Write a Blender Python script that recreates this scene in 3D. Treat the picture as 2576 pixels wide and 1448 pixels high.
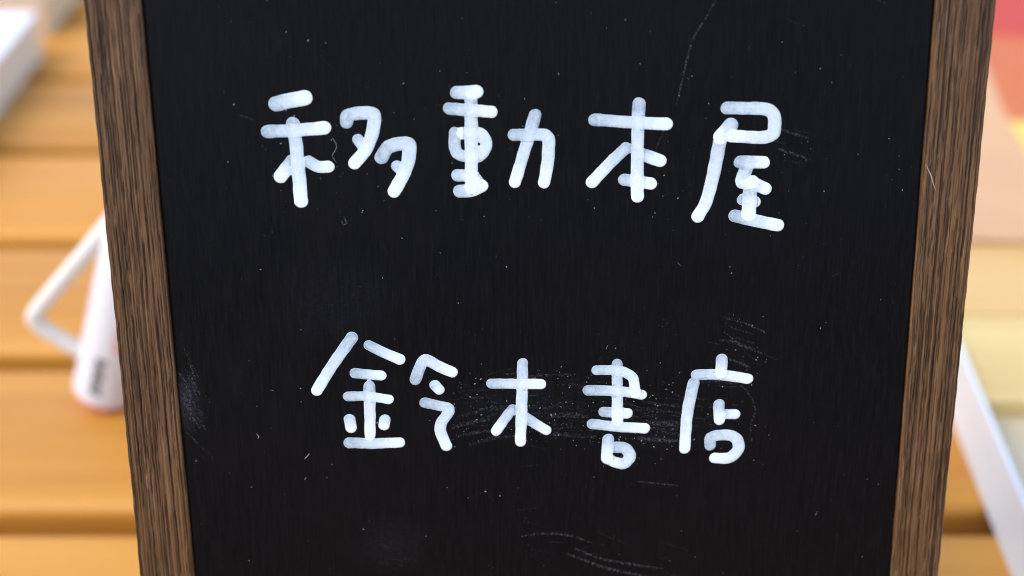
import bpy, bmesh, math, random
import numpy as np
from mathutils import Matrix, Vector

for o in list(bpy.data.objects):
    bpy.data.objects.remove(o)
S = bpy.context.scene
R = math.radians

# ------------------------------------------------------------------ camera
PITCH = 31.25                       # degrees below the horizon
CAM = Vector((0.0, 0.0, 0.36))
K = CAM.z / 0.31
FPX, CX, CY = 3500.0, 1287.5, 724.0  # focal length and centre, in units of a 2575 wide picture
cam_d = bpy.data.cameras.new('camera')
cam = bpy.data.objects.new('camera', cam_d)
S.collection.objects.link(cam)
cam.location = CAM
cam.rotation_euler = (R(90 - PITCH), 0, 0)
cam_d.sensor_width = 36.0
cam_d.lens = 36.0 * FPX / 2575.0
cam_d.clip_start = 0.01
cam_d.clip_end = 200
cam_d.dof.use_dof = True
cam_d.dof.focus_distance = 0.3585
cam_d.dof.aperture_fstop = 5.8
cam_d.dof.aperture_blades = 0
S.camera = cam

# ------------------------------------------------------------------ sky, sun, exposure
SUN_EL, SUN_AZ = 54.0, -112.0       # azimuth clockwise from +Y: the light comes from the left
world = bpy.data.worlds.new('World')
S.world = world
world.use_nodes = True
wn = world.node_tree.nodes
wl = world.node_tree.links
sky = wn.new('ShaderNodeTexSky')
sky.sky_type = 'NISHITA'
sky.sun_disc = False
sky.sun_elevation = R(SUN_EL)
sky.sun_rotation = R(SUN_AZ)
sky.air_density = 1.0
sky.dust_density = 2.0
bg = wn['Background']
bg.inputs['Strength'].default_value = 0.15
wl.new(sky.outputs[0], bg.inputs['Color'])
sun_d = bpy.data.lights.new('sun', 'SUN')
sun_d.energy = 0.55
sun_d.angle = R(60)
sun_d.color = (1.0, 0.95, 0.88)
sun = bpy.data.objects.new('sun', sun_d)
S.collection.objects.link(sun)
sd = Vector((math.sin(R(SUN_AZ)) * math.cos(R(SUN_EL)), math.cos(R(SUN_AZ)) * math.cos(R(SUN_EL)), math.sin(R(SUN_EL))))
sun.rotation_euler = (-sd).to_track_quat('-Z', 'Y').to_euler()
S.view_settings.view_transform = 'Standard'
S.view_settings.look = 'None'
S.view_settings.exposure = 1.27
S.view_settings.gamma = 1.0
S.view_settings.use_curve_mapping = False
S.cycles.use_denoising = True
S.cycles.max_bounces = 8
S.cycles.pixel_filter_type = 'BLACKMAN_HARRIS'
S.cycles.filter_width = 1.0

# ------------------------------------------------------------------ helpers
COL = S.collection
rng = np.random.default_rng(11)
random.seed(4)


def ray(x, y):
    """direction of the sight line through a point of the 2575 x 1448 picture"""
    v = Vector(((x - CX) / FPX, -(y - CY) / FPX, -1.0))
    return (cam.rotation_euler.to_matrix() @ v).normalized()


def on_z(x, y, z=0.0):
    d = ray(x, y)
    return CAM + d * ((z - CAM.z) / d.z)


def on_y(x, y, Y):
    d = ray(x, y)
    return CAM + d * ((Y - CAM.y) / d.y)


def tag(o, label=None, cat=None, group=None, kind=None):
    if label: o['label'] = label
    if cat: o['category'] = cat
    if group: o['group'] = group
    if kind: o['kind'] = kind
    return o


def empty(name, loc=(0, 0, 0), rz=0.0):
    o = bpy.data.objects.new(name, None)
    COL.objects.link(o)
    o.empty_display_size = 0.02
    o.location = loc
    o.rotation_euler = (0, 0, rz)
    return o


def link_mesh(name, me, mat, parent=None, smooth=False):
    if mat is not None and not me.materials:
        me.materials.append(mat)
    o = bpy.data.objects.new(name, me)
    COL.objects.link(o)
    o.parent = parent
    if smooth:
        me.polygons.foreach_set('use_smooth', [True] * len(me.polygons))
    return o


def pydata(name, verts, faces, mat, parent=None, smooth=False, attrs=None):
    me = bpy.data.meshes.new(name)
    me.from_pydata([tuple(v) for v in verts], [], [tuple(f) for f in faces])
    me.update()
    if attrs:
        for k, a in attrs.items():
            at = me.attributes.new(k, 'FLOAT', 'POINT')
            at.data.foreach_set('value', np.asarray(a, dtype=np.float32))
    return link_mesh(name, me, mat, parent, smooth)


def box(name, lo, hi, mat, parent=None, bevel=0.0, seg=2):
    bm = bmesh.new()
    bmesh.ops.create_cube(bm, size=1.0)
    for v in bm.verts:
        v.co = Vector([lo[i] + (v.co[i] + 0.5) * (hi[i] - lo[i]) for i in range(3)])
    if bevel > 0:
        bmesh.ops.bevel(bm, geom=list(bm.edges), offset=bevel, segments=seg, profile=0.6, affect='EDGES')
    me = bpy.data.meshes.new(name)
    bm.to_mesh(me)
    bm.free()
    return link_mesh(name, me, mat, parent, smooth=False)


class NT:
    """short-hand for building a node material"""
    def __init__(self, name):
        self.m = bpy.data.materials.new(name)
        self.m.use_nodes = True
        self.t = self.m.node_tree
        self.b = self.t.nodes['Principled BSDF']
        self.out = self.t.nodes['Material Output']

    def n(self, typ, **kw):
        nd = self.t.nodes.new(typ)
        for k, v in kw.items():
            if k in nd.inputs.keys():
                self.put(nd.inputs[k], v)
            else:
                setattr(nd, k, v)
        return nd

    def put(self, sock, v):
        if hasattr(v, 'links') or isinstance(v, bpy.types.NodeSocket):
            self.t.links.new(v, sock)
        else:
            sock.default_value = v

    def coord(self, scale=(1, 1, 1), which='Object', loc=(0, 0, 0)):
        tc = self.n('ShaderNodeTexCoord')
        mp = self.n('ShaderNodeMapping')
        self.put(mp.inputs['Vector'], tc.outputs[which])
        mp.inputs['Scale'].default_value = scale
        mp.inputs['Location'].default_value = loc
        return mp.outputs[0]

    def noise(self, vec, scale=5.0, detail=4.0, rough=0.55, dist=0.0):
        nd = self.n('ShaderNodeTexNoise')
        self.put(nd.inputs['Vector'], vec)
        nd.inputs['Scale'].default_value = scale
        nd.inputs['Detail'].default_value = detail
        nd.inputs['Roughness'].default_value = rough
        nd.inputs['Distortion'].default_value = dist
        return nd.outputs['Fac']

    def ramp(self, fac, stops, interp='LINEAR'):
        nd = self.n('ShaderNodeValToRGB')
        self.put(nd.inputs[0], fac)
        cr = nd.color_ramp
        cr.interpolation = interp
        while len(cr.elements) < len(stops):
            cr.elements.new(0.5)
        for e, (p, c) in zip(cr.elements, stops):
            e.position = p
            e.color = (*c, 1) if len(c) == 3 else c
        return nd.outputs[0]

    def math(self, op, a, b=0.0, clamp=False):
        nd = self.n('ShaderNodeMath', operation=op)
        nd.use_clamp = clamp
        self.put(nd.inputs[0], a)
        self.put(nd.inputs[1], b)
        return nd.outputs[0]

    def mix(self, fac, a, b, blend='MIX'):
        nd = self.n('ShaderNodeMix', data_type='RGBA', blend_type=blend)
        self.put(nd.inputs[0], fac)
        for s, v in ((nd.inputs[6], a), (nd.inputs[7], b)):
            self.put(s, (*v, 1) if isinstance(v, tuple) and len(v) == 3 else v)
        return nd.outputs[2]

    def attr(self, name):
        nd = self.n('ShaderNodeAttribute')
        nd.attribute_name = name
        return nd.outputs['Fac']

    def bump(self, h, strength=0.3, dist=0.001):
        nd = self.n('ShaderNodeBump')
        nd.inputs['Strength'].default_value = strength
        nd.inputs['Distance'].default_value = dist
        self.put(nd.inputs['Height'], h)
        self.put(self.b.inputs['Normal'], nd.outputs[0])

    def set(self, color=None, rough=None, spec=None, **kw):
        if color is not None:
            self.put(self.b.inputs['Base Color'], (*color, 1) if isinstance(color, tuple) and len(color) == 3 else color)
        if rough is not None: self.put(self.b.inputs['Roughness'], rough)
        if spec is not None: self.put(self.b.inputs['Specular IOR Level'], spec)
        for k, v in kw.items():
            self.put(self.b.inputs[k], v)
        return self.m


def grain_wood(name, dark, light, axis=0, rough=0.35, coat=0.0, scale=1.0, spec=0.5, knots=False):
    """wood with grain along one object axis"""
    n = NT(name)
    sc = [55.0 * scale] * 3
    sc[axis] = 3.0 * scale
    oi = n.n('ShaderNodeObjectInfo')
    off = n.n('ShaderNodeVectorMath', operation='SCALE')
    comb = n.n('ShaderNodeCombineXYZ')
    for i in range(3): n.put(comb.inputs[i], oi.outputs['Random'])
    n.put(off.inputs[0], comb.outputs[0])
    off.inputs['Scale'].default_value = 37.0
    add = n.n('ShaderNodeVectorMath', operation='ADD')
    n.put(add.inputs[0], n.coord(tuple(sc)))
    n.put(add.inputs[1], off.outputs[0])
    v = add.outputs[0]
    a = n.noise(v, 1.0, 5, 0.6, 0.4)
    b = n.noise(v, 4.0, 3, 0.6)
    f = n.math('ADD', n.math('MULTIPLY', a, 0.75), n.math('MULTIPLY', b, 0.25))
    c = n.ramp(f, [(0.3, dark), (0.68, light)])
    if knots:
        vo = n.n('ShaderNodeTexVoronoi')
        vs = [26.0] * 3
        vs[axis] = 14.0
        n.put(vo.inputs['Vector'], n.coord(tuple(vs), loc=(0.3, 0.1, 0.45)))
        vo.inputs['Scale'].default_value = 1.0
        k = n.ramp(vo.outputs['Distance'], [(0.08, (1, 1, 1)), (0.2, (0, 0, 0))])
        c = n.mix(k, c, (0.42, 0.2, 0.07))
    val = n.n('ShaderNodeHueSaturation')
    n.put(val.inputs['Color'], c)
    broad = n.noise(n.coord(tuple(2.2 if i == axis else 22.0 for i in range(3)), loc=(1.7, 0.3, 0.9)), 1.0, 2, 0.5)
    n.put(val.inputs['Value'], n.math('ADD', n.math('MULTIPLY', oi.outputs['Random'], 0.22), n.math('ADD', n.math('MULTIPLY', broad, 0.35), 0.72)))
    n.bump(f, 0.15, 0.0006)
    m = n.set(val.outputs[0], rough, spec)
    n.b.inputs['Coat Weight'].default_value = coat
    n.b.inputs['Coat Roughness'].default_value = 0.3
    return m


def plain(name, color, rough=0.5, spec=0.5, var=0.06, scale=60.0):
    n = NT(name)
    f = n.noise(n.coord(), scale, 4, 0.6)
    c = n.mix(f, tuple(x * (1 - var) for x in color), tuple(min(1, x * (1 + var)) for x in color))
    n.bump(f, 0.08, 0.0004)
    return n.set(c, rough, spec)


# ------------------------------------------------------------------ ground and table
M_ground = plain('paving_grey', (0.16, 0.155, 0.15), 0.85, 0.3, 0.25, 3.0)
g = pydata('ground', [(-40, -40, -0.72), (40, -40, -0.72), (40, 40, -0.72), (-40, 40, -0.72)], [(0, 1, 2, 3)], M_ground)
tag(g, kind='structure')

M_slat = grain_wood('varnished_slat', (0.47, 0.182, 0.017), (0.67, 0.315, 0.050), 0, rough=0.45, coat=0.14, scale=0.35, spec=0.3)
gap_rows = [1309.0, 905.0, 600.5, 369.0, 187.0, 45.0]      # where gaps between the slats lie in the picture
gap_y = [on_z(CX, r).y for r in gap_rows]
pitch_s, g0 = np.polyfit(range(len(gap_y)), gap_y, 1)
GAPW = 0.0115 * K
SLAT_W = pitch_s - GAPW
table = empty('slatted_table', (0, g0 + 1.5 * pitch_s, -0.72))
tag(table, 'slatted table of varnished orange wood under the sign', 'table')
bm = bmesh.new()
bmesh.ops.create_cube(bm, size=1.0)
for v in bm.verts:
    v.co = Vector((v.co.x * 1.7, v.co.y * SLAT_W, (v.co.z - 0.5) * 0.026))
bmesh.ops.bevel(bm, geom=list(bm.edges), offset=0.0055, segments=5, profile=0.5, affect='EDGES')
slat_me = bpy.data.meshes.new('slat')
bm.to_mesh(slat_me)
bm.free()
slat_me.polygons.foreach_set('use_smooth', [True] * len(slat_me.polygons))
slat_me.materials.append(M_slat)
for k in range(-4, 9):
    o = bpy.data.objects.new('slat', slat_me)
    COL.objects.link(o)
    o.parent = table
    o.location = (0.0, g0 + (k + 0.5) * pitch_s - table.location.y, 0.72)
ty0, ty1 = g0 - 3.9 * pitch_s - table.location.y, g0 + 8.9 * pitch_s - table.location.y
for x in (-0.7, 0.7):
    box('crossbeam', (x - 0.022, ty0, 0.640), (x + 0.022, ty1, 0.6935), M_slat, table, 0.003)
    for y in (ty0 + 0.08, ty1 - 0.08):
        box('leg', (x - 0.03, y - 0.03, 0.0), (x + 0.03, y + 0.03, 0.639), M_slat, table, 0.004)

# ------------------------------------------------------------------ the blackboard sign
LEAN, YAW = 13.5, 1.6
nd0 = Vector((0, -math.cos(R(LEAN)), math.sin(R(LEAN))))
up0 = Vector((0, math.sin(R(LEAN)), math.cos(R(LEAN))))
rotz = Matrix.Rotation(R(YAW), 3, 'Z')
BX, BU, BN = rotz @ Vector((1, 0, 0)), rotz @ up0, rotz @ nd0
centre = CAM + ray(CX, CY) * 0.357
base = centre - BU * (centre.z / BU.z)
sign = empty('blackboard_sign')
BM = Matrix(((BX.x, BU.x, BN.x, base.x), (BX.y, BU.y, BN.y, base.y), (BX.z, BU.z, BN.z, base.z), (0, 0, 0, 1)))
sign.matrix_world = BM
tag(sign, 'small black sign board in a dark brown wooden frame with white handwritten lettering', 'sign')
BI = BM.inverted()


def board(x, y, n=0.0):
    """sign coordinates (across, up) of a picture point on the plane n above the panel"""
    d = ray(x, y)
    p0 = base + BN * n
    p = CAM + d * ((p0 - CAM).dot(BN) / d.dot(BN))
    q = BI @ p
    return np.array((q.x, q.y))


TOP_U = 0.345
PROUD = 0.0003


def line_at(p, q, u):
    t = (u - p[1]) / (q[1] - p[1])
    return p[0] + (q[0] - p[0]) * t


edges = {}
for k, (xt, xb) in {'lo': (208.5, 351.5), 'li': (353.5, 488.0), 'ri': (2354.5, 2241.0), 'ro': (2507.0, 2360.0)}.items():
    edges[k] = (board(xt, 0, PROUD), board(xb, 1448, PROUD))
ex = lambda k, u: line_at(edges[k][0], edges[k][1], u)

# panel material: black laminate with fine upright grain, rubbed paler in places
n = NT('black_panel')
v1 = n.coord((1000, 80, 1000))
v2 = n.coord((2600, 190, 2600), loc=(3.1, 0.4, 0))
a = n.noise(v1, 1.0, 4, 0.6, 0.2)
b = n.noise(v2, 1.0, 3, 0.65)
grain = n.math('ADD', n.math('MULTIPLY', a, 0.55), n.math('MULTIPLY', b, 0.45))
col = n.ramp(grain, [(0.34, (0.0004, 0.0004, 0.0006)), (0.52, (0.0028, 0.0025, 0.0032)), (0.76, (0.0072, 0.0064, 0.0078))])
cloud = n.noise(n.coord((18, 12, 18), loc=(0.6, 2.2, 0)), 1.0, 3, 0.5)
col = n.mix(n.ramp(cloud, [(0.45, (0, 0, 0)), (0.75, (0.5, 0.5, 0.5))]), col, (0.0055, 0.0043, 0.0045))
hz = n.noise(n.coord((2500, 2500, 2500)), 1.0, 2, 0.5)
tc = n.n('ShaderNodeTexCoord')


def smear(col, px, py, sx, sy, amount):
    c = board(px, py)
    sub = n.n('ShaderNodeVectorMath', operation='SUBTRACT')
    n.put(sub.inputs[0], tc.outputs['Object'])
    sub.inputs[1].default_value = (c[0], c[1], 0)
    mul = n.n('ShaderNodeVectorMath', operation='MULTIPLY')
    n.put(mul.inputs[0], sub.outputs[0])
    mul.inputs[1].default_value = (1 / sx, 1 / sy, 0)
    ln = n.n('ShaderNodeVectorMath', operation='LENGTH')
    n.put(ln.inputs[0], mul.outputs[0])
    f = n.math('SUBTRACT', 1.0, ln.outputs['Value'], True)
    st = n.noise(n.coord((700, 1900, 1), loc=(px, py, 0)), 1.0, 5, 0.75, 0.6)
    f = n.math('MULTIPLY', f, n.math('MULTIPLY', n.math('SUBTRACT', st, 0.36, True), amount), True)
    return n.mix(f, col, (0.28, 0.29, 0.33))


col = smear(col, 466, 1010, 0.0050, 0.0100, 0.35)
col = smear(col, 850, 760, 0.020, 0.016, 0.06)
col = smear(col, 1330, 1010, 0.024, 0.010, 0.05)
col = smear(col, 1640, 1090, 0.022, 0.008, 0.05)
col = smear(col, 985, 1370, 0.012, 0.010, 0.10)
n.bump(grain, 0.5, 0.00022)
M_panel = n.set(col, 0.40, 0.10)

pv = []
for zz, ins in ((0.0, 0.0009), (-0.0006, 0.0003), (-0.004, 0.0003)):
    for k, u, sg in (('li', 0.0120, 1), ('ri', 0.0120, -1), ('ri', TOP_U - 0.0120, -1), ('li', TOP_U - 0.0120, 1)):
        pv.append((ex(k, u) + sg * ins, u, zz))
panel = pydata('panel', pv, [(0, 1, 2, 3), (11, 10, 9, 8)] + [(a + 4 * b, 4 + 4 * b + a, 4 + 4 * b + (a + 1) % 4, 4 * b + (a + 1) % 4) for b in (0, 1) for a in range(4)], M_panel, sign)
box('light_stop_backing', (ex('li', 0.18) - 0.003, 0.010, -0.0075), (ex('ri', 0.18) + 0.003, TOP_U - 0.010, -0.0042), M_panel, sign)  # unseen black board added behind the panel to stop light leaking round its edge

# frame: open-grained stained wood, the pores cut into the mesh
n = NT('stained_oak')
pore = n.attr('pore')
f1 = n.noise(n.coord((1150, 17, 1150)), 1.0, 5, 0.65, 0.15)
f2 = n.noise(n.coord((3400, 60, 3400)), 1.0, 4, 0.7, 0.1)
f3 = n.noise(n.coord((60, 14, 60)), 1.0, 2, 0.5)
f = n.math('ADD', n.math('MULTIPLY', f1, 0.45), n.math('MULTIPLY', f2, 0.55))
c = n.ramp(f, [(0.34, (0.014, 0.006, 0.003)), (0.42, (0.075, 0.033, 0.013)), (0.53, (0.150, 0.074, 0.031)), (0.62, (0.24, 0.135, 0.066)), (0.72, (0.46, 0.31, 0.19))])
c = n.mix(n.ramp(f3, [(0.4, (0, 0, 0)), (0.7, (0.4, 0.4, 0.4))]), c, (0.17, 0.082, 0.028), 'MIX')
c = n.mix(n.math('MULTIPLY', pore, 0.95, True), c, (0.008, 0.005, 0.004))
n.bump(f, 0.9, 0.0005)
M_frame = n.set(c, 0.42, 0.28)


def rail(name, u_lo, u_hi, xin, xout, thick_front, thick_back, seed, parent):
    """upright rail between two edge lines; x = xin(u) .. xout(u)"""
    r = np.random.default_rng(seed)
    NU, NW = 860, 72
    us = np.linspace(u_lo, u_hi, NU)
    ws = np.linspace(0, 1, NW)
    U, W = np.meshgrid(us, ws, indexing='ij')
    depth = np.zeros_like(U)
    pore = np.zeros_like(U)
    wid = abs(xout(0.1) - xin(0.1))
    for k in range(105):
        w0 = r.uniform(0.02, 0.98)
        ph = r.uniform(0, 6.28, 4)
        am = r.uniform(0.2, 1.0, 4) * np.array((0.030, 0.012, 0.006, 0.004))
        fr = np.array((14, 47, 130, 310))
        cw = w0 + sum(am[i] * np.sin(us * fr[i] + ph[i]) for i in range(4))
        s = r.uniform(0.00005, 0.00014) / wid
        big = k < 11
        if big: s *= 1.5
        gate = np.sin(us * r.uniform(25, 70) + ph[0]) + 0.8 * np.sin(us * r.uniform(90, 260) + ph[1]) + 0.5 * np.sin(us * r.uniform(500, 900) + ph[2])
        gate = np.clip((gate + (0.9 if big else -0.35)) * 1.2, 0, 1)
        prof = np.exp(-((W - cw[:, None]) / s) ** 2) * gate[:, None]
        pore = np.maximum(pore, prof * (1.0 if big else 0.8))
        depth = np.maximum(depth, prof * (0.00042 if big else 0.00028))
    # soft ridges between the pores and a worn, slightly uneven arris
    ridge = sum(np.sin(W * wid * fq + U * fu + p) for fq, fu, p in ((4200, 9, 1.0), (6900, -14, 2.0), (9800, 22, 0.4))) * 0.00004
    arris = np.clip((0.045 - np.minimum(W, 1 - W)) / 0.045, 0, 1) ** 2 * 0.0006
    Z = thick_front - depth + ridge - arris
    wob = 0.00005 * np.sin(us * 120 + r.uniform(0, 6)) + 0.00003 * np.sin(us * 410 + r.uniform(0, 6)) + 0.00004 * np.sin(us * 900 + r.uniform(0, 6))
    wob2 = 0.00005 * np.sin(us * 190 + r.uniform(0, 6)) + 0.00003 * np.sin(us * 520 + r.uniform(0, 6))
    xi = np.array([xin(u) for u in us]) + wob2
    xo = np.array([xout(u) for u in us]) + wob * np.sign(xout(0.1) - xin(0.1))
    X = xi[:, None] + (xo - xi)[:, None] * W
    verts = np.stack((X, U, Z), -1).reshape(-1, 3)
    idx = np.arange(NU * NW).reshape(NU, NW)
    faces = np.stack((idx[:-1, :-1], idx[:-1, 1:], idx[1:, 1:], idx[1:, :-1]), -1).reshape(-1, 4)
    if xout(0.1) < xin(0.1):
        faces = faces[:, ::-1]
    # sides and back
    nb = len(verts)
    back = np.concatenate((np.stack((xi, us, np.full(NU, thick_back)), -1), np.stack((xo, us, np.full(NU, thick_back)), -1)))
    verts = np.concatenate((verts, back))
    bi, bo = nb + np.arange(NU), nb + NU + np.arange(NU)
    fl = faces.tolist()
    ii, io = idx[:, 0], idx[:, -1]
    for k in range(NU - 1):
        fl.append((int(ii[k]), int(ii[k + 1]), int(bi[k + 1]), int(bi[k])))
        fl.append((int(io[k]), int(bo[k]), int(bo[k + 1]), int(io[k + 1])))
        fl.append((int(bi[k]), int(bi[k + 1]), int(bo[k + 1]), int(bo[k])))
    fl.append(tuple(int(q) for q in idx[0]) + (int(bo[0]), int(bi[0])))
    fl.append(tuple(int(q) for q in idx[-1][::-1]) + (int(bi[-1]), int(bo[-1])))
    pa = np.concatenate((pore.reshape(-1), np.zeros(2 * NU)))
    o = pydata(name, verts, fl, M_frame, parent, False, {'pore': pa})
    bm = bmesh.new()
    bm.from_mesh(o.data)
    bmesh.ops.recalc_face_normals(bm, faces=bm.faces)
    bm.to_mesh(o.data)
    bm.free()
    o.data.polygons.foreach_set('use_smooth', [len(p.vertices) == 4 for p in o.data.polygons])
    return o


rail('side_rail', 0.0, TOP_U, lambda u: ex('li', u), lambda u: ex('lo', u), PROUD, -0.013, 5, sign)
rail('side_rail', 0.0, TOP_U, lambda u: ex('ri', u), lambda u: ex('ro', u), PROUD, -0.013, 9, sign)
box('bottom_rail', (ex('li', 0.008) + 0.0005, 0.0005, -0.012), (ex('ri', 0.008) - 0.0005, 0.0165, PROUD - 0.0002), M_frame, sign, 0.0006)
box('top_rail', (ex('li', 0.335) + 0.0005, TOP_U - 0.0165, -0.012), (ex('ri', 0.335) - 0.0005, TOP_U - 0.0005, PROUD - 0.0002), M_frame, sign, 0.0006)
# hinged rear support, hidden behind the board
hx0, hx1 = ex('li', 0.18) + 0.012, ex('ri', 0.18) - 0.012
hinge_z = -0.016
ztop, zbot = hinge_z, hinge_z - 0.128
for x in (hx0, hx1 - 0.012):
    vs = []
    for (u, z) in ((TOP_U - 0.02, ztop), (0.0365, zbot)):
        for dx in (0, 0.012):
            for dz in (0, -0.009):
                vs.append((x + dx, u, z + dz))
    pydata('support_leg', vs, [(0, 2, 3, 1), (4, 5, 7, 6), (0, 1, 5, 4), (2, 6, 7, 3), (0, 4, 6, 2), (1, 3, 7, 5)], M_frame, sign)
box('support_crossbar', (hx0 + 0.0121, 0.075, -0.128), (hx1 - 0.0121, 0.087, -0.120), M_frame, sign, 0.0005)

# ------------------------------------------------------------------ handwriting in white paint marker
n = NT('white_marker_paint')
t = n.attr('coat')
streak = n.noise(n.coord((520, 520, 520)), 1.0, 4, 0.65, 0.9)
mott = n.noise(n.coord((2600, 2600, 2600)), 1.0, 3, 0.6)
tt = n.math('ADD', t, n.math('ADD', n.math('MULTIPLY', n.math('SUBTRACT', streak, 0.5), 0.7), n.math('MULTIPLY', n.math('SUBTRACT', mott, 0.5), 0.35)))
c = n.ramp(tt, [(0.0, (0.16, 0.21, 0.25)), (0.28, (0.32, 0.40, 0.46)), (0.55, (0.52, 0.61, 0.66)), (0.95, (0.76, 0.82, 0.84))])
n.bump(tt, 0.12, 0.0001)
M_paint = n.set(c, 0.55, 0.3)

T5 = (780, 240, 980 / 2534)
T6 = (1660, 240, 1140 / 2576)
T7 = (980, 1060, 920 / 2297)
T8 = (1800, 1020, 900 / 2102)
# each stroke: (radius, points), measured on the panel
CHARS = [
    (T5, [(66, [(372, 277), (500, 247), (622, 225)]), (59, [(298, 517), (540, 508), (790, 485)]),
          (61, [(518, 452), (545, 620), (560, 760), (588, 1118)]), (60, [(512, 775), (412, 904)]),
          (54, [(655, 777), (735, 824), (826, 822)]),
          (58, [(982, 436), (984, 378), (1070, 357), (1210, 357), (1226, 385), (1212, 520), (1150, 680), (1050, 792)]), (52, [(1083, 586), (1125, 650)]),
          (60, [(1283, 742), (1335, 652), (1420, 622), (1518, 620), (1531, 650), (1515, 790), (1465, 910), (1394, 1035)]), (52, [(1418, 815), (1470, 870)])]),
    (T5, [(59, [(1935, 180), (2106, 174)]), (54, [(1870, 318), (2236, 346)]), (58, [(2058, 200), (2062, 600), (2062, 1000)]),
          (54, [(1920, 530), (1916, 640), (1938, 715), (2060, 745), (2145, 728), (2200, 625), (2150, 535), (2060, 525), (1950, 535)]),
          (55, [(1942, 896), (2080, 905)]), (58, [(1962, 1034), (2080, 1026), (2152, 986)]), (50, [(2085, 900), (2140, 980)]),
          ]),
    (T6, [(48, [(133, 478), (300, 473), (378, 478), (402, 515), (392, 690), (364, 836)]), (48, [(295, 330), (238, 520), (144, 833)])]),
    (T6, [(48, [(745, 362), (1030, 383), (1289, 395)]), (50, [(1081, 244), (1074, 420), (1068, 600), (1070, 942)]),
          (47, [(984, 577), (880, 670), (726, 834)]), (48, [(1100, 622), (1242, 673)]), (47, [(970, 815), (1170, 845)])]),
    (T6, [(50, [(1746, 274), (2050, 277), (2106, 322), (2108, 462), (2058, 494), (1960, 497), (1780, 485)]),
          (54, [(1776, 402), (1696, 492)]), (51, [(1700, 490), (1640, 800), (1590, 990), (1526, 1094)]),
          (50, [(1848, 682), (2024, 684)]), (50, [(1912, 690), (1844, 842), (1940, 830)]), (50, [(1940, 840), (2036, 884)]),
          (56, [(1930, 840), (1916, 960), (1912, 1075)]), (46, [(1868, 965), (1954, 984)]), (49, [(1806, 1088), (1950, 1124), (2132, 1160)])]),
    (T7, [(51, [(494, 173), (330, 402), (202, 614)]), (48, [(637, 238), (740, 290), (894, 355)]), (46, [(520, 471), (738, 491)]),
          (44, [(463, 664), (640, 662), (802, 690)]), (49, [(639, 580), (645, 800), (645, 985)]), (49, [(474, 858), (487, 926)]),
          (49, [(770, 859), (761, 906)]), (48, [(472, 1052), (680, 1060), (893, 1049)]),
          (49, [(1024, 525), (1072, 392), (1110, 348), (1220, 415), (1332, 462)]), (46, [(1188, 570), (1222, 608)]),
          (48, [(1104, 718), (1215, 742), (1328, 764), (1215, 915), (1282, 1077)])]),
    (T7, [(46, [(1660, 557), (1860, 560), (2071, 562)]), (48, [(1920, 388), (1916, 620), (1902, 1043)]),
          (45, [(1835, 772), (1780, 840), (1700, 953)]), (45, [(1945, 840), (2030, 895), (2119, 948)])]),
    (T8, [(41, [(458, 511), (560, 507), (670, 520), (745, 565), (758, 640), (762, 690)]), (43, [(394, 667), (640, 673), (812, 702)]),
          (44, [(620, 461), (622, 900)]), (44, [(515, 837), (698, 848)]), (44, [(425, 931), (640, 955), (834, 964)]),
          (46, [(551, 1048), (542, 1120), (541, 1200)]), (47, [(560, 1114), (680, 1111), (730, 1180), (680, 1246), (600, 1230), (550, 1203)]),
          ]),
    (T8, [(46, [(1438, 425), (1432, 530)]), (44, [(1240, 545), (1430, 543), (1640, 578)]), (46, [(1217, 610), (1165, 850), (1148, 1122)]),
          (46, [(1416, 778), (1416, 850), (1420, 898)]), (43, [(1430, 852), (1542, 854)]),
          (46, [(1346, 1098), (1346, 1025), (1500, 1013), (1562, 1050), (1574, 1130), (1500, 1202), (1384, 1196)])]),
]


def smooth_line(P, n_it=2):
    P = np.asarray(P, float)
    for _ in range(n_it):
        if len(P) < 3: break
        Q = [P[0]]
        for a, b in zip(P[:-1], P[1:]):
            Q += [a * 0.8 + b * 0.2, a * 0.2 + b * 0.8]
        Q.append(P[-1])
        P = np.array(Q)
    return P


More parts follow.
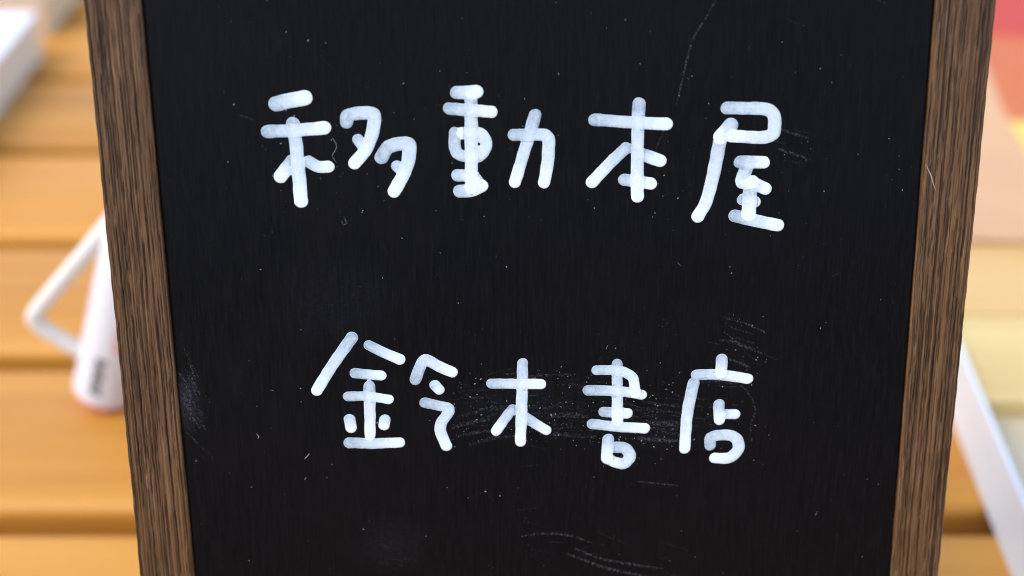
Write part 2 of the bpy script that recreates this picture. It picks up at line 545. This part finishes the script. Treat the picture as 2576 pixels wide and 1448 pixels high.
def character(spec, parent, seed):
    (x0, y0, s), strokes = spec
    k = 2575.0 / 3427.0
    r = np.random.default_rng(seed)
    B = []
    for rad, pts in strokes:
        P = smooth_line(pts)
        Q = np.array([board((x0 + x * s) * k, (y0 + y * s) * k) for x, y in P])
        e = board((x0 + (P[0][0] + 100) * s) * k, (y0 + P[0][1] * s) * k)
        B.append((Q, 0.975 * rad / 100.0 * np.linalg.norm(e - Q[0])))
    allp = np.concatenate([q for q, _ in B])
    h = 0.00024
    lo = allp.min(0) - 0.0035
    hi = allp.max(0) + 0.0035
    gx = np.arange(lo[0], hi[0], h)
    gy = np.arange(lo[1], hi[1], h)
    X, Y = np.meshgrid(gx, gy, indexing='ij')
    wob = 0.00003 * (np.sin(X * 2100 + seed) * np.sin(Y * 1700 + 2 * seed) + np.sin(X * 900 + Y * 1300))
    sdf = np.full(X.shape, 1.0)
    coat = np.zeros(X.shape)
    for Q, rad in B:
        L = np.concatenate(([0], np.cumsum(np.linalg.norm(np.diff(Q, axis=0), axis=1))))
        best = np.full(X.shape, 1.0)
        along = np.zeros(X.shape)
        for i in range(len(Q) - 1):
            d = Q[i + 1] - Q[i]
            l2 = max(d @ d, 1e-14)
            tpar = np.clip(((X - Q[i, 0]) * d[0] + (Y - Q[i, 1]) * d[1]) / l2, 0, 1)
            dist = np.hypot(X - Q[i, 0] - tpar * d[0], Y - Q[i, 1] - tpar * d[1])
            m = dist < best
            best = np.where(m, dist, best)
            along = np.where(m, L[i] + tpar * math.sqrt(l2), along)
        swell = 1 + 0.028 * np.sin(along * 260 + r.uniform(0, 6)) + 0.005 * np.sin(along * 1000 + r.uniform(0, 6))
        sd_ = best - rad * swell
        a = along / max(L[-1], 1e-6)
        # the pen leaves thin paint where it lands, more as it goes on and a pool where it stops
        cv = 0.43 + 0.26 * a + r.uniform(-0.06, 0.06)
        cv = cv + 0.22 * np.exp(-((L[-1] - along) / 0.0035) ** 2) - 0.14 * np.exp(-(along / 0.004) ** 2)
        rim = best / rad
        cv = cv + 0.16 * np.exp(-((rim - 0.25) / 0.4) ** 2) + 0.0 * rim
        inside = np.clip(-sd_ / 0.0002 + 1.5, 0, 1)
        coat = coat + np.where(coat > 0.01, 0.24 * np.clip(-sd_ / 0.0014, 0, 1), 1.0) * cv * inside
        sdf = np.minimum(sdf, sd_)
    sdf = sdf + wob
    gX, gY = np.gradient(sdf, h)
    gl = np.maximum(np.hypot(gX, gY), 0.3)
    keep = sdf < 0
    cell = keep[:-1, :-1] | keep[1:, :-1] | keep[:-1, 1:] | keep[1:, 1:]
    out = sdf > 0
    PX = np.where(out, X - sdf * gX / gl ** 2, X)
    PY = np.where(out, Y - sdf * gY / gl ** 2, Y)
    depth = np.clip(-sdf / 0.0006, 0, 1)
    Z = np.where(out, 0.00002, 0.00004 + 0.00004 * np.sqrt(depth) + 0.00001 * np.clip(coat, 0, 1.4) * depth)
    idx = -np.ones(X.shape, int)
    ci, cj = np.nonzero(cell)
    used = np.zeros(X.shape, bool)
    for a, b in ((0, 0), (1, 0), (1, 1), (0, 1)):
        used[ci + a, cj + b] = True
    idx[used] = np.arange(used.sum())
    verts = np.stack((PX[used], PY[used], Z[used]), -1)
    faces = np.stack((idx[ci, cj], idx[ci + 1, cj], idx[ci + 1, cj + 1], idx[ci, cj + 1]), -1)
    cc = np.where(out, np.maximum(coat, 0.5), coat)[used]
    return pydata('written_character', verts.tolist(), faces.tolist(), M_paint, parent, True, {'coat': np.clip(cc, 0, 1.2)})


for i, sp in enumerate(CHARS):
    character(sp, panel, 3 + i)

# ------------------------------------------------------------------ scratches, lint and dust on the panel
n = NT('scratch_white')
br = n.noise(n.coord((1500, 1500, 1500)), 1.0, 4, 0.75)
al = n.math('MULTIPLY', n.ramp(br, [(0.46, (0, 0, 0)), (0.78, (0.7, 0.7, 0.7))]), n.attr('force'), True)
n.put(n.b.inputs['Alpha'], al)
M_scr = n.set((0.23, 0.24, 0.255), 0.7, 0.2)
M_lint = plain('lint', (0.3, 0.3, 0.3), 0.8, 0.2)


def ribbon(name, pts, w, force, mat=None, z=0.00003, parent=None):
    P = np.array([board(x, y) for x, y in smooth_line(pts, 2)])
    T = np.gradient(P, axis=0)
    T /= np.maximum(np.linalg.norm(T, axis=1), 1e-9)[:, None]
    Nn = np.stack((-T[:, 1], T[:, 0]), -1)
    a = np.linspace(0, 1, len(P))
    ww = w * (0.4 + 0.6 * np.sin(np.pi * np.clip(a, 0.05, 0.95)))[:, None] * 0.5
    vs = [(*q, z) for q in (P - Nn * ww)] + [(*q, z) for q in (P + Nn * ww)]
    m = len(P)
    fs = [(i, i + 1, m + i + 1, m + i) for i in range(m - 1)]
    f = force * np.concatenate((0.5 + 0.5 * np.sin(np.pi * a), 0.5 + 0.5 * np.sin(np.pi * a)))
    return pydata(name, vs, fs, mat or M_scr, parent or panel, False, {'force': f})


SCR = [
    ([(1802, -4), (1775, 45), (1742, 95), (1722, 170), (1712, 220), (1700, 262)], 0.00048, 0.75),
    ([(1684, 296), (1672, 325), (1656, 356), (1648, 386)], 0.0004, 0.55),
    ([(1962, 325), (1995, 335), (2038, 350)], 0.0007, 0.5), ([(1955, 372), (1985, 384), (2042, 402)], 0.0008, 0.5),
    ([(2202, -6), (2232, 10)], 0.0009, 0.5), ([(1975, 45), (2010, 62)], 0.0008, 0.25),
    ([(1814, 795), (1850, 801)], 0.0006, 0.6), ([(1870, 811), (1900, 824), (1928, 838)], 0.00055, 0.75), ([(1870, 830), (1895, 842)], 0.0004, 0.4),
    ([(1806, 855), (1840, 858), (1880, 872), (1918, 890)], 0.0009, 0.55), ([(1835, 902), (1862, 912), (1886, 925)], 0.0008, 0.65),
    ([(1756, 948), (1800, 954), (1850, 966)], 0.0009, 0.45), ([(1742, 1000), (1775, 1006)], 0.0010, 0.5), ([(1740, 1018), (1770, 1024)], 0.0010, 0.5),
    ([(1135, 1076), (1180, 1062), (1232, 1054)], 0.0011, 0.6), ([(1145, 1098), (1200, 1086), (1250, 1082)], 0.0010, 0.4),
    ([(1150, 1050), (1215, 1030), (1300, 1020), (1390, 1026)], 0.0014, 0.26), ([(1180, 1120), (1240, 1100), (1300, 1096)], 0.0011, 0.3),
    ([(1240, 958), (1330, 946), (1440, 940)], 0.0007, 0.4), ([(1150, 985), (1220, 975)], 0.0007, 0.35), ([(1385, 1045), (1430, 1042), (1480, 1048)], 0.0014, 0.4),
    ([(1430, 962), (1500, 980), (1530, 985)], 0.0007, 0.4), ([(1615, 1008), (1660, 1018), (1710, 1022)], 0.0008, 0.45), ([(1630, 1060), (1670, 1066), (1712, 1064)], 0.0016, 0.5),
    ([(1600, 1100), (1650, 1106), (1712, 1108)], 0.0012, 0.6), ([(1380, 1090), (1430, 1094), (1500, 1098)], 0.0012, 0.3), ([(1390, 1068), (1440, 1064)], 0.0012, 0.35),
    ([(1600, 1210), (1650, 1215), (1706, 1221)], 0.0004, 0.75), ([(1308, 1173), (1360, 1168)], 0.0004, 0.55),
    ([(1300, 1283), (1350, 1277)], 0.0005, 0.6),
    ([(1308, 1349), (1345, 1342), (1395, 1341), (1440, 1347), (1490, 1366)], 0.0006, 0.65), ([(1380, 1363), (1425, 1364)], 0.0005, 0.5),
    ([(1440, 1375), (1475, 1392), (1520, 1408), (1590, 1419), (1668, 1430)], 0.0007, 0.75),
    ([(1425, 1392), (1465, 1406), (1520, 1428), (1600, 1444), (1660, 1456)], 0.0008, 0.75),
    ([(1848, 958), (1876, 980), (1896, 1010), (1900, 1036), (1888, 1062), (1884, 1110)], 0.0005, 0.6), ([(470, 985), (490, 1020)], 0.0006, 0.4), ([(478, 1040), (500, 1066)], 0.0006, 0.4), ([(600, 288), (640, 302)], 0.0007, 0.6),
    ([(866, 545), (872, 560), (862, 566), (858, 552)], 0.0006, 0.9), ([(975, 525), (990, 505)], 0.0006, 0.4), ([(960, 610), (975, 640)], 0.0007, 0.2),
]
for pts, w, f in SCR:
    ribbon('scratch', pts, w, f)


def scuffs(zones):
    """rubbed patches: many hair-fine marks too small to pick apart"""
    vs, fs, fo = [], [], []
    for cx, cy, sx, sy, ang, ln, cnt, force in zones:
        for _ in range(cnt):
            x, y = random.gauss(cx, sx), random.gauss(cy, sy)
            if x < 445 + (y - 800) * 0.095: continue
            a = R(ang + random.gauss(0, 9))
            l = ln * random.uniform(0.3, 1.5)
            bend = random.gauss(0, 0.06) * l
            w = random.uniform(0.00006, 0.00022)
            k0 = len(vs)
            m = 5
            pts = []
            for t_ in np.linspace(-0.5, 0.5, m):
                o_ = bend * (1 - 4 * t_ * t_)
                pts.append(board(x + math.cos(a) * l * t_ - math.sin(a) * o_, y + math.sin(a) * l * t_ + math.cos(a) * o_))
            pts = np.array(pts)
            T = np.gradient(pts, axis=0)
            T /= np.linalg.norm(T, axis=1)[:, None]
            fr = force * random.uniform(0.3, 1.0)
            for q, d in zip(pts, T):
                vs += [(q[0] - d[1] * w, q[1] + d[0] * w, 0.000022), (q[0] + d[1] * w, q[1] - d[0] * w, 0.000022)]
                fo += [fr, fr]
            fs += [(k0 + 2 * i, k0 + 2 * i + 1, k0 + 2 * i + 3, k0 + 2 * i + 2) for i in range(m - 1)]
    o = pydata('scuff_marks', vs, fs, M_scr, panel, False, {'force': np.array(fo)})
    return tag(o, kind='stuff')


scuffs([(474, 1000, 12, 42, 58, 40, 60, 0.5), (492, 1060, 14, 20, 50, 34, 16, 0.45), (500, 1140, 14, 20, 50, 20, 6, 0.4),
        (1290, 1020, 80, 42, -4, 50, 46, 0.42), (1460, 1050, 90, 42, 3, 60, 40, 0.36), (1660, 1060, 50, 30, 6, 60, 26, 0.45),
        (1790, 985, 40, 40, 8, 40, 18, 0.42), (1880, 870, 40, 40, 26, 40, 12, 0.45), (2000, 370, 34, 20, 16, 34, 8, 0.4),
        (1330, 680, 500, 300, -80, 16, 50, 0.3), (1500, 1380, 120, 30, 12, 60, 8, 0.3), (985, 1380, 30, 30, 10, 26, 12, 0.22), (2100, 620, 60, 60, -20, 30, 8, 0.2)])
LINT = [([(836, 346), (848, 366), (842, 380), (834, 392), (846, 408)], 0.00009), 
        ([(778, 1140), (770, 1150), (766, 1153)], 0.00018), ([(1524, 878), (1528, 868)], 0.00014), ([(645, 1090), (652, 1098), (648, 1102)], 0.00014),
        ([(770, 1200), (766, 1206)], 0.00016), ([(1704, 660), (1712, 668)], 0.00013), ([(680, 980), (690, 983)], 0.00012), ([(2050, 1296), (2055, 1286)], 0.00014)]
for pts, w in LINT:
    ribbon('lint_fibre', pts, w, 1.0, M_lint, 0.00006)
# splinter standing off the right rail
sp = [board(x, y, 0.0025) for x, y in ((2328, 412), (2340, 438), (2350, 476))]
vs, fs = [], []
for i, (p, w) in enumerate(zip(sp, (0.00005, 0.00016, 0.00005))):
    vs += [(p[0] - w, p[1], 0.0022 + 0.0004 * i), (p[0] + w, p[1], 0.0022 + 0.0004 * i), (p[0], p[1], 0.0024 + 0.0004 * i)]
for i in range(2):
    for a, b in ((0, 1), (1, 2), (2, 0)):
        fs.append((3 * i + a, 3 * i + b, 3 * i + 3 + b, 3 * i + 3 + a))
pydata('splinter', vs, fs, plain('pale_splinter', (0.40, 0.37, 0.31), 0.5), sign)

# dust: hundreds of flecks too small to tell apart
vs, fs = [], []
zone = [(1130, 1700, 930, 1130, 260), (1500, 1930, 780, 1180, 150), (370, 2330, 0, 1448, 300), (640, 1000, 260, 560, 40), (1600, 2000, 260, 600, 40)]
for x0, x1, y0, y1, cnt in zone:
    for _ in range(cnt):
        q = board(random.uniform(x0, x1), random.uniform(y0, y1))
        s = 0.00004 + 0.00010 * random.random() ** 3
        if random.random() < 0.03: s *= 1.7
        th = random.uniform(0, 6.28)
        el = random.uniform(1.0, 2.4)
        k0 = len(vs)
        for j in range(5):
            a = j * 1.2566
            dx, dy = math.cos(a) * s * el, math.sin(a) * s * random.uniform(0.6, 1.1)
            vs.append((q[0] + dx * math.cos(th) - dy * math.sin(th), q[1] + dx * math.sin(th) + dy * math.cos(th), 0.00003))
        vs.append((q[0], q[1], 0.00003 + s * 0.6))
        for j in range(5):
            fs.append((k0 + j, k0 + (j + 1) % 5, k0 + 5))
dust = pydata('dust_flecks', vs, fs, plain('dust', (0.30, 0.30, 0.29), 0.9, 0.1), panel)
tag(dust, kind='stuff')

# ------------------------------------------------------------------ white tube with a bent handle, lying behind the sign
M_white = plain('white_plastic', (0.66, 0.66, 0.70), 0.32, 0.5, 0.02)
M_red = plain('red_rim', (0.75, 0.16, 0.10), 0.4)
M_ink = plain('grey_ink', (0.11, 0.10, 0.10), 0.6)
M_pink = plain('pink_ink', (0.75, 0.40, 0.36), 0.6)
TR, TILT = 0.0119, 18.0
foot = on_z(263, 986, K * TR * math.sin(R(TILT)))
tube = empty('plastic_tube', foot)
tube.rotation_euler = (0, R(TILT), 0)          # leans to the right, against the sign's rear support
tag(tube, 'white plastic tube with a bent loop handle leaning behind the left rail', 'tube')
tube.scale = (K, K, K)
TUM = Matrix.Translation(foot) @ Matrix.Rotation(R(TILT), 4, 'Y') @ Matrix.Scale(K, 4)


def lathe(name, prof, mat, parent, seg=48):
    vs, fs = [], []
    for (z, r) in prof:
        for j in range(seg):
            a = 2 * math.pi * j / seg
            vs.append((r * math.cos(a), r * math.sin(a), z))
    for i in range(len(prof) - 1):
        for j in range(seg):
            k = (j + 1) % seg
            fs.append((i * seg + j, i * seg + k, (i + 1) * seg + k, (i + 1) * seg + j))
    fs.append(tuple(range(seg))[::-1])
    fs.append(tuple(range((len(prof) - 1) * seg, len(prof) * seg)))
    return pydata(name, vs, fs, mat, parent, True)


lathe('body', [(0.0013, TR * 0.97), (0.0022, TR * 0.995), (0.004, TR), (0.05, TR), (0.085, TR * 0.985), (0.092, TR * 0.95), (0.095, TR * 0.88), (0.0955, TR * 0.8)], M_white, tube)
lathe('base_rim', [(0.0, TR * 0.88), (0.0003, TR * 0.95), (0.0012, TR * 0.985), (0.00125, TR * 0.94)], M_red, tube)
lathe('cap', [(0.0957, TR * 0.7), (0.0962, TR * 0.72), (0.118, TR * 0.62), (0.120, TR * 0.55)], M_white, tube)


def patch(name, z0, z1, a0, a1, mat):
    """print wrapped on the tube, a0..a1 degrees round it (-90 faces the camera)"""
    vs, fs = [], []
    m = 8
    for z in (z0, z1):
        for j in range(m + 1):
            a = R(a0 + (a1 - a0) * j / m)
            vs.append(((TR + 0.00012) * math.cos(a), (TR + 0.00012) * math.sin(a), z))
    for j in range(m):
        fs.append((j, j + 1, m + 2 + j, m + 1 + j))
    return pydata(name, vs, fs, mat, tube, True)


for i in range(7):          # small rows of grey print running up the tube
    patch('printed_line', 0.0070 + 0.0024 * i, 0.0089 + 0.0024 * i, -112 + 3 * (i % 2), -88 - 3 * (i % 3), M_ink)
for i in range(3):
    patch('pink_mark', 0.0275 + 0.0036 * i, 0.0300 + 0.0036 * i, -86, -68 - 3 * i, M_pink)

HP = [TUM.inverted() @ on_y(px, py, foot.y) for px, py in ((292, 540), (262, 580), (110, 760), (80, 800), (114, 832), (185, 872), (240, 905))]
P = smooth_line([tuple(p) for p in HP], 3)
vs, fs = [], []
seg = 14
for i, p in enumerate(P):
    d = Vector(P[min(i + 1, len(P) - 1)] - P[max(i - 1, 0)]).normalized()
    s_ = d.cross(Vector((0, 1, 0))).normalized()
    u = s_.cross(d)
    for j in range(seg):
        a = 2 * math.pi * j / seg
        vs.append(tuple(Vector(p) + s_ * (0.0031 * math.cos(a)) + u * (0.0028 * math.sin(a))))
for i in range(len(P) - 1):
    for j in range(seg):
        k = (j + 1) % seg
        fs.append((i * seg + j, i * seg + k, (i + 1) * seg + k, (i + 1) * seg + j))
fs += [tuple(range(seg))[::-1], tuple(range((len(P) - 1) * seg, len(P) * seg))]
pydata('loop_handle', vs, fs, plain('ivory_plastic', (0.70, 0.68, 0.63), 0.4, 0.5, 0.02), tube, True)

# ------------------------------------------------------------------ books on the left
M_cover = plain('white_cover', (0.82, 0.83, 0.85), 0.35, 0.5, 0.02)
M_cyan = plain('pale_blue_print', (0.26, 0.52, 0.62), 0.5)
M_greyc = plain('grey_board_edge', (0.25, 0.25, 0.24), 0.6)


def pages(name, color):
    n = NT(name)
    f = n.noise(n.coord((6, 6, 1800)), 1.0, 3, 0.6)
    n.bump(f, 0.3, 0.0004)
    return n.set(n.mix(f, tuple(c * 0.9 for c in color), color), 0.8, 0.2)


M_pages = pages('cream_pages', (0.90, 0.77, 0.60))
M_pages2 = pages('beige_pages', (0.84, 0.64, 0.42))


def book(name, x0, x1, y0, y1, z0, h, m_cover, m_pages, label, over=0.0025, board_t=0.0024, rz=0.0):
    e = empty(name, ((x0 + x1) / 2, (y0 + y1) / 2, z0), rz)
    tag(e, label, 'book')
    a, b = (x1 - x0) / 2, (y1 - y0) / 2
    box('page_block', (-a + 0.003, -b + over, board_t + 0.0001), (a - over, b - over, h - board_t - 0.0001), m_pages, e, 0.0012)
    box('back_cover', (-a + 0.002, -b, 0.0), (a, b, board_t), m_pages, e, 0.0004)
    box('front_cover', (-a + 0.002, -b, h - board_t), (a, b, h), m_cover, e, 0.0004)
    box('spine', (-a - 0.001, -b, 0.0), (-a + 0.0019, b, h), m_cover, e, 0.0006)
    return e


c1 = on_z(104, 138, 0)       # far right foot of the white book
c1n = on_z(2, 288, 0)
bk1 = book('hardback_book', c1.x - 0.21, c1.x + 0.002, c1.y - 0.24, c1.y, 0.0, 0.0265 * K, M_cover, M_pages,
           'thick book with a plain white cover and cream page edge lying at upper left', over=0.0004, board_t=0.0011)
c2 = on_z(124, 95, 0)
bk2 = book('thick_book', c2.x - 0.155, c2.x, c2.y, c2.y + 0.20, 0.0, 0.0285 * K, M_cyan, M_pages2,
           'thick book with pale blue cover and beige page edge lying behind the white book', over=0.0006, board_t=0.0011)

# ------------------------------------------------------------------ white tray, pine crate and picture book on the right
TH = 0.0272 * K
M_tray = plain('white_tray_paint', (0.79, 0.83, 0.85), 0.4, 0.4, 0.03)
M_pale = grain_wood('pale_grey_wood', (0.56, 0.46, 0.29), (0.68, 0.57, 0.38), 1, 0.55)
M_pine = grain_wood('pine_plank', (0.60, 0.40, 0.13), (0.76, 0.57, 0.23), 0, 0.5, 0.0, 0.9, knots=True)
M_pine_t = grain_wood('pine_plank_top', (0.58, 0.33, 0.10), (0.72, 0.46, 0.17), 0, 0.5, 0.0, 0.9)
f0, f1 = on_z(2404, 1088, 0), on_z(2541, 1448, 0)
ang = math.atan2(f0.x - f1.x, f0.y - f1.y)        # how far the tray's left side turns from straight ahead
tray = empty('white_tray', (f1.x, f1.y, 0.0), -ang)
tag(tray, 'white shallow tray on the table at the right, carrying the pine crate', 'tray')
TW, T0, T1, WT = 0.30, -0.12, 0.80, 0.0022
box('side_wall', (0, T0, 0), (WT, T1, TH), M_tray, tray, 0.0008)
box('side_wall', (TW - WT, T0, 0), (TW, T1, TH), M_tray, tray, 0.0008)
box('end_wall', (WT + 0.0002, T0, 0), (TW - WT - 0.0002, T0 + WT, TH - 0.0003), M_tray, tray, 0.0008)
box('end_wall', (WT + 0.0002, T1 - WT, 0), (TW - WT - 0.0002, T1, TH - 0.0003), M_tray, tray, 0.0008)
box('tray_floor', (WT + 0.0002, T0 + WT + 0.0002, 0.001), (TW - WT - 0.0002, T1 - WT - 0.0002, 0.006), M_tray, tray)

# slatted pine rack lying in the tray: cross planks on two runners
rack = empty('slatted_rack', (f1.x, f1.y, 0.0062), -ang)
tag(rack, 'pale pine slatted rack lying inside the white tray at right', 'rack')
TRM = Matrix.Translation((f1.x, f1.y, 0.0)) @ Matrix.Rotation(-ang, 4, 'Z')
loc_y = lambda px, py, z: (TRM.inverted() @ on_z(px, py, z)).y
for xx in (WT + 0.001, 0.10, 0.20, TW - WT - 0.0292):
    box('runner', (xx, T0 + WT + 0.001, 0.0), (xx + 0.028, T1 - WT - 0.001, 0.0122 * K), M_pale, rack, 0.0008)
ZP = 0.0062 + 0.0189 * K
ya, yb, yc = loc_y(2500, 1010, ZP), loc_y(2500, 792, ZP), loc_y(2500, 610, ZP)
pw = yb - ya
for k, yy in enumerate([ya + i * pw for i in range(10)]):
    if yy + pw < T1 - WT:
        box('plank', (WT + 0.0008, yy + 0.0006, 0.0122 * K + 0.0002), (TW - WT - 0.0008, yy + pw - 0.0008, 0.0189 * K - 0.0002 * (k % 2)), M_pine if k != 1 else M_pine_t, rack, 0.0009)

# picture book lying flat on the planks
PT = 0.0018
pb = empty('picture_book', tuple(TRM @ Vector((WT + 0.004, loc_y(2520, 613, ZP), ZP + 0.0002))), -ang)
tag(pb, 'picture book with red, orange, peach and yellow cover lying on the pine rack', 'book')
M_peach = plain('peach_print', (0.63, 0.37, 0.19), 0.5, 0.2, 0.1, 20)
M_orange = plain('orange_print', (0.56, 0.15, 0.05), 0.5, 0.2, 0.12, 20)
M_redp = plain('red_print', (0.52, 0.06, 0.035), 0.5, 0.2, 0.08, 20)
M_yel = plain('yellow_print', (0.72, 0.56, 0.10), 0.4)
PW, PH = 0.23, 0.43
box('back_cover', (0, 0, 0), (PW, PH, 0.0005), M_peach, pb, 0.0001)
box('page_block', (0.001, 0.001, 0.0006), (PW - 0.003, PH - 0.003, PT - 0.0006), M_pages, pb)
box('cover', (0, 0, PT - 0.0005), (PW, PH, PT), M_peach, pb, 0.0001)
PM = Matrix.Translation(pb.location) @ Matrix.Rotation(-ang, 4, 'Z')


def shape(name, pts, lift, mat):
    L = []
    for p in pts:
        c = PM.inverted() @ on_z(p[0], p[1], ZP + PT)
        L.append((min(max(c.x, 0.0015), PW - 0.0015), min(max(c.y, 0.0015), PH - 0.0015)))
    m = len(L)
    vs = [(a, b, PT + lift) for a, b in L] + [(a, b, PT + 0.0001) for a, b in L]
    fs = [tuple(range(m))] + [(i, m + i, m + (i + 1) % m, (i + 1) % m) for i in range(m)]
    o = pydata(name, vs, fs, mat, pb)
    bm = bmesh.new(); bm.from_mesh(o.data); bmesh.ops.recalc_face_normals(bm, faces=bm.faces); bm.to_mesh(o.data); bm.free()
    return o


shape('printed_shape', [(2400, -200), (2430, 60), (2490, 190), (2520, 270), (2560, 340), (2620, 430), (2800, 420), (2850, 100), (2850, -200)], 0.0003, M_orange)
shape('printed_shape', [(2400, -200), (2420, 60), (2480, 92), (2600, 98), (2850, 90), (2850, -200)], 0.0005, M_redp)
shape('printed_shape', [(2535, 308), (2560, 345), (2600, 410), (2700, 440), (2760, 380), (2640, 305)], 0.0007, M_yel)
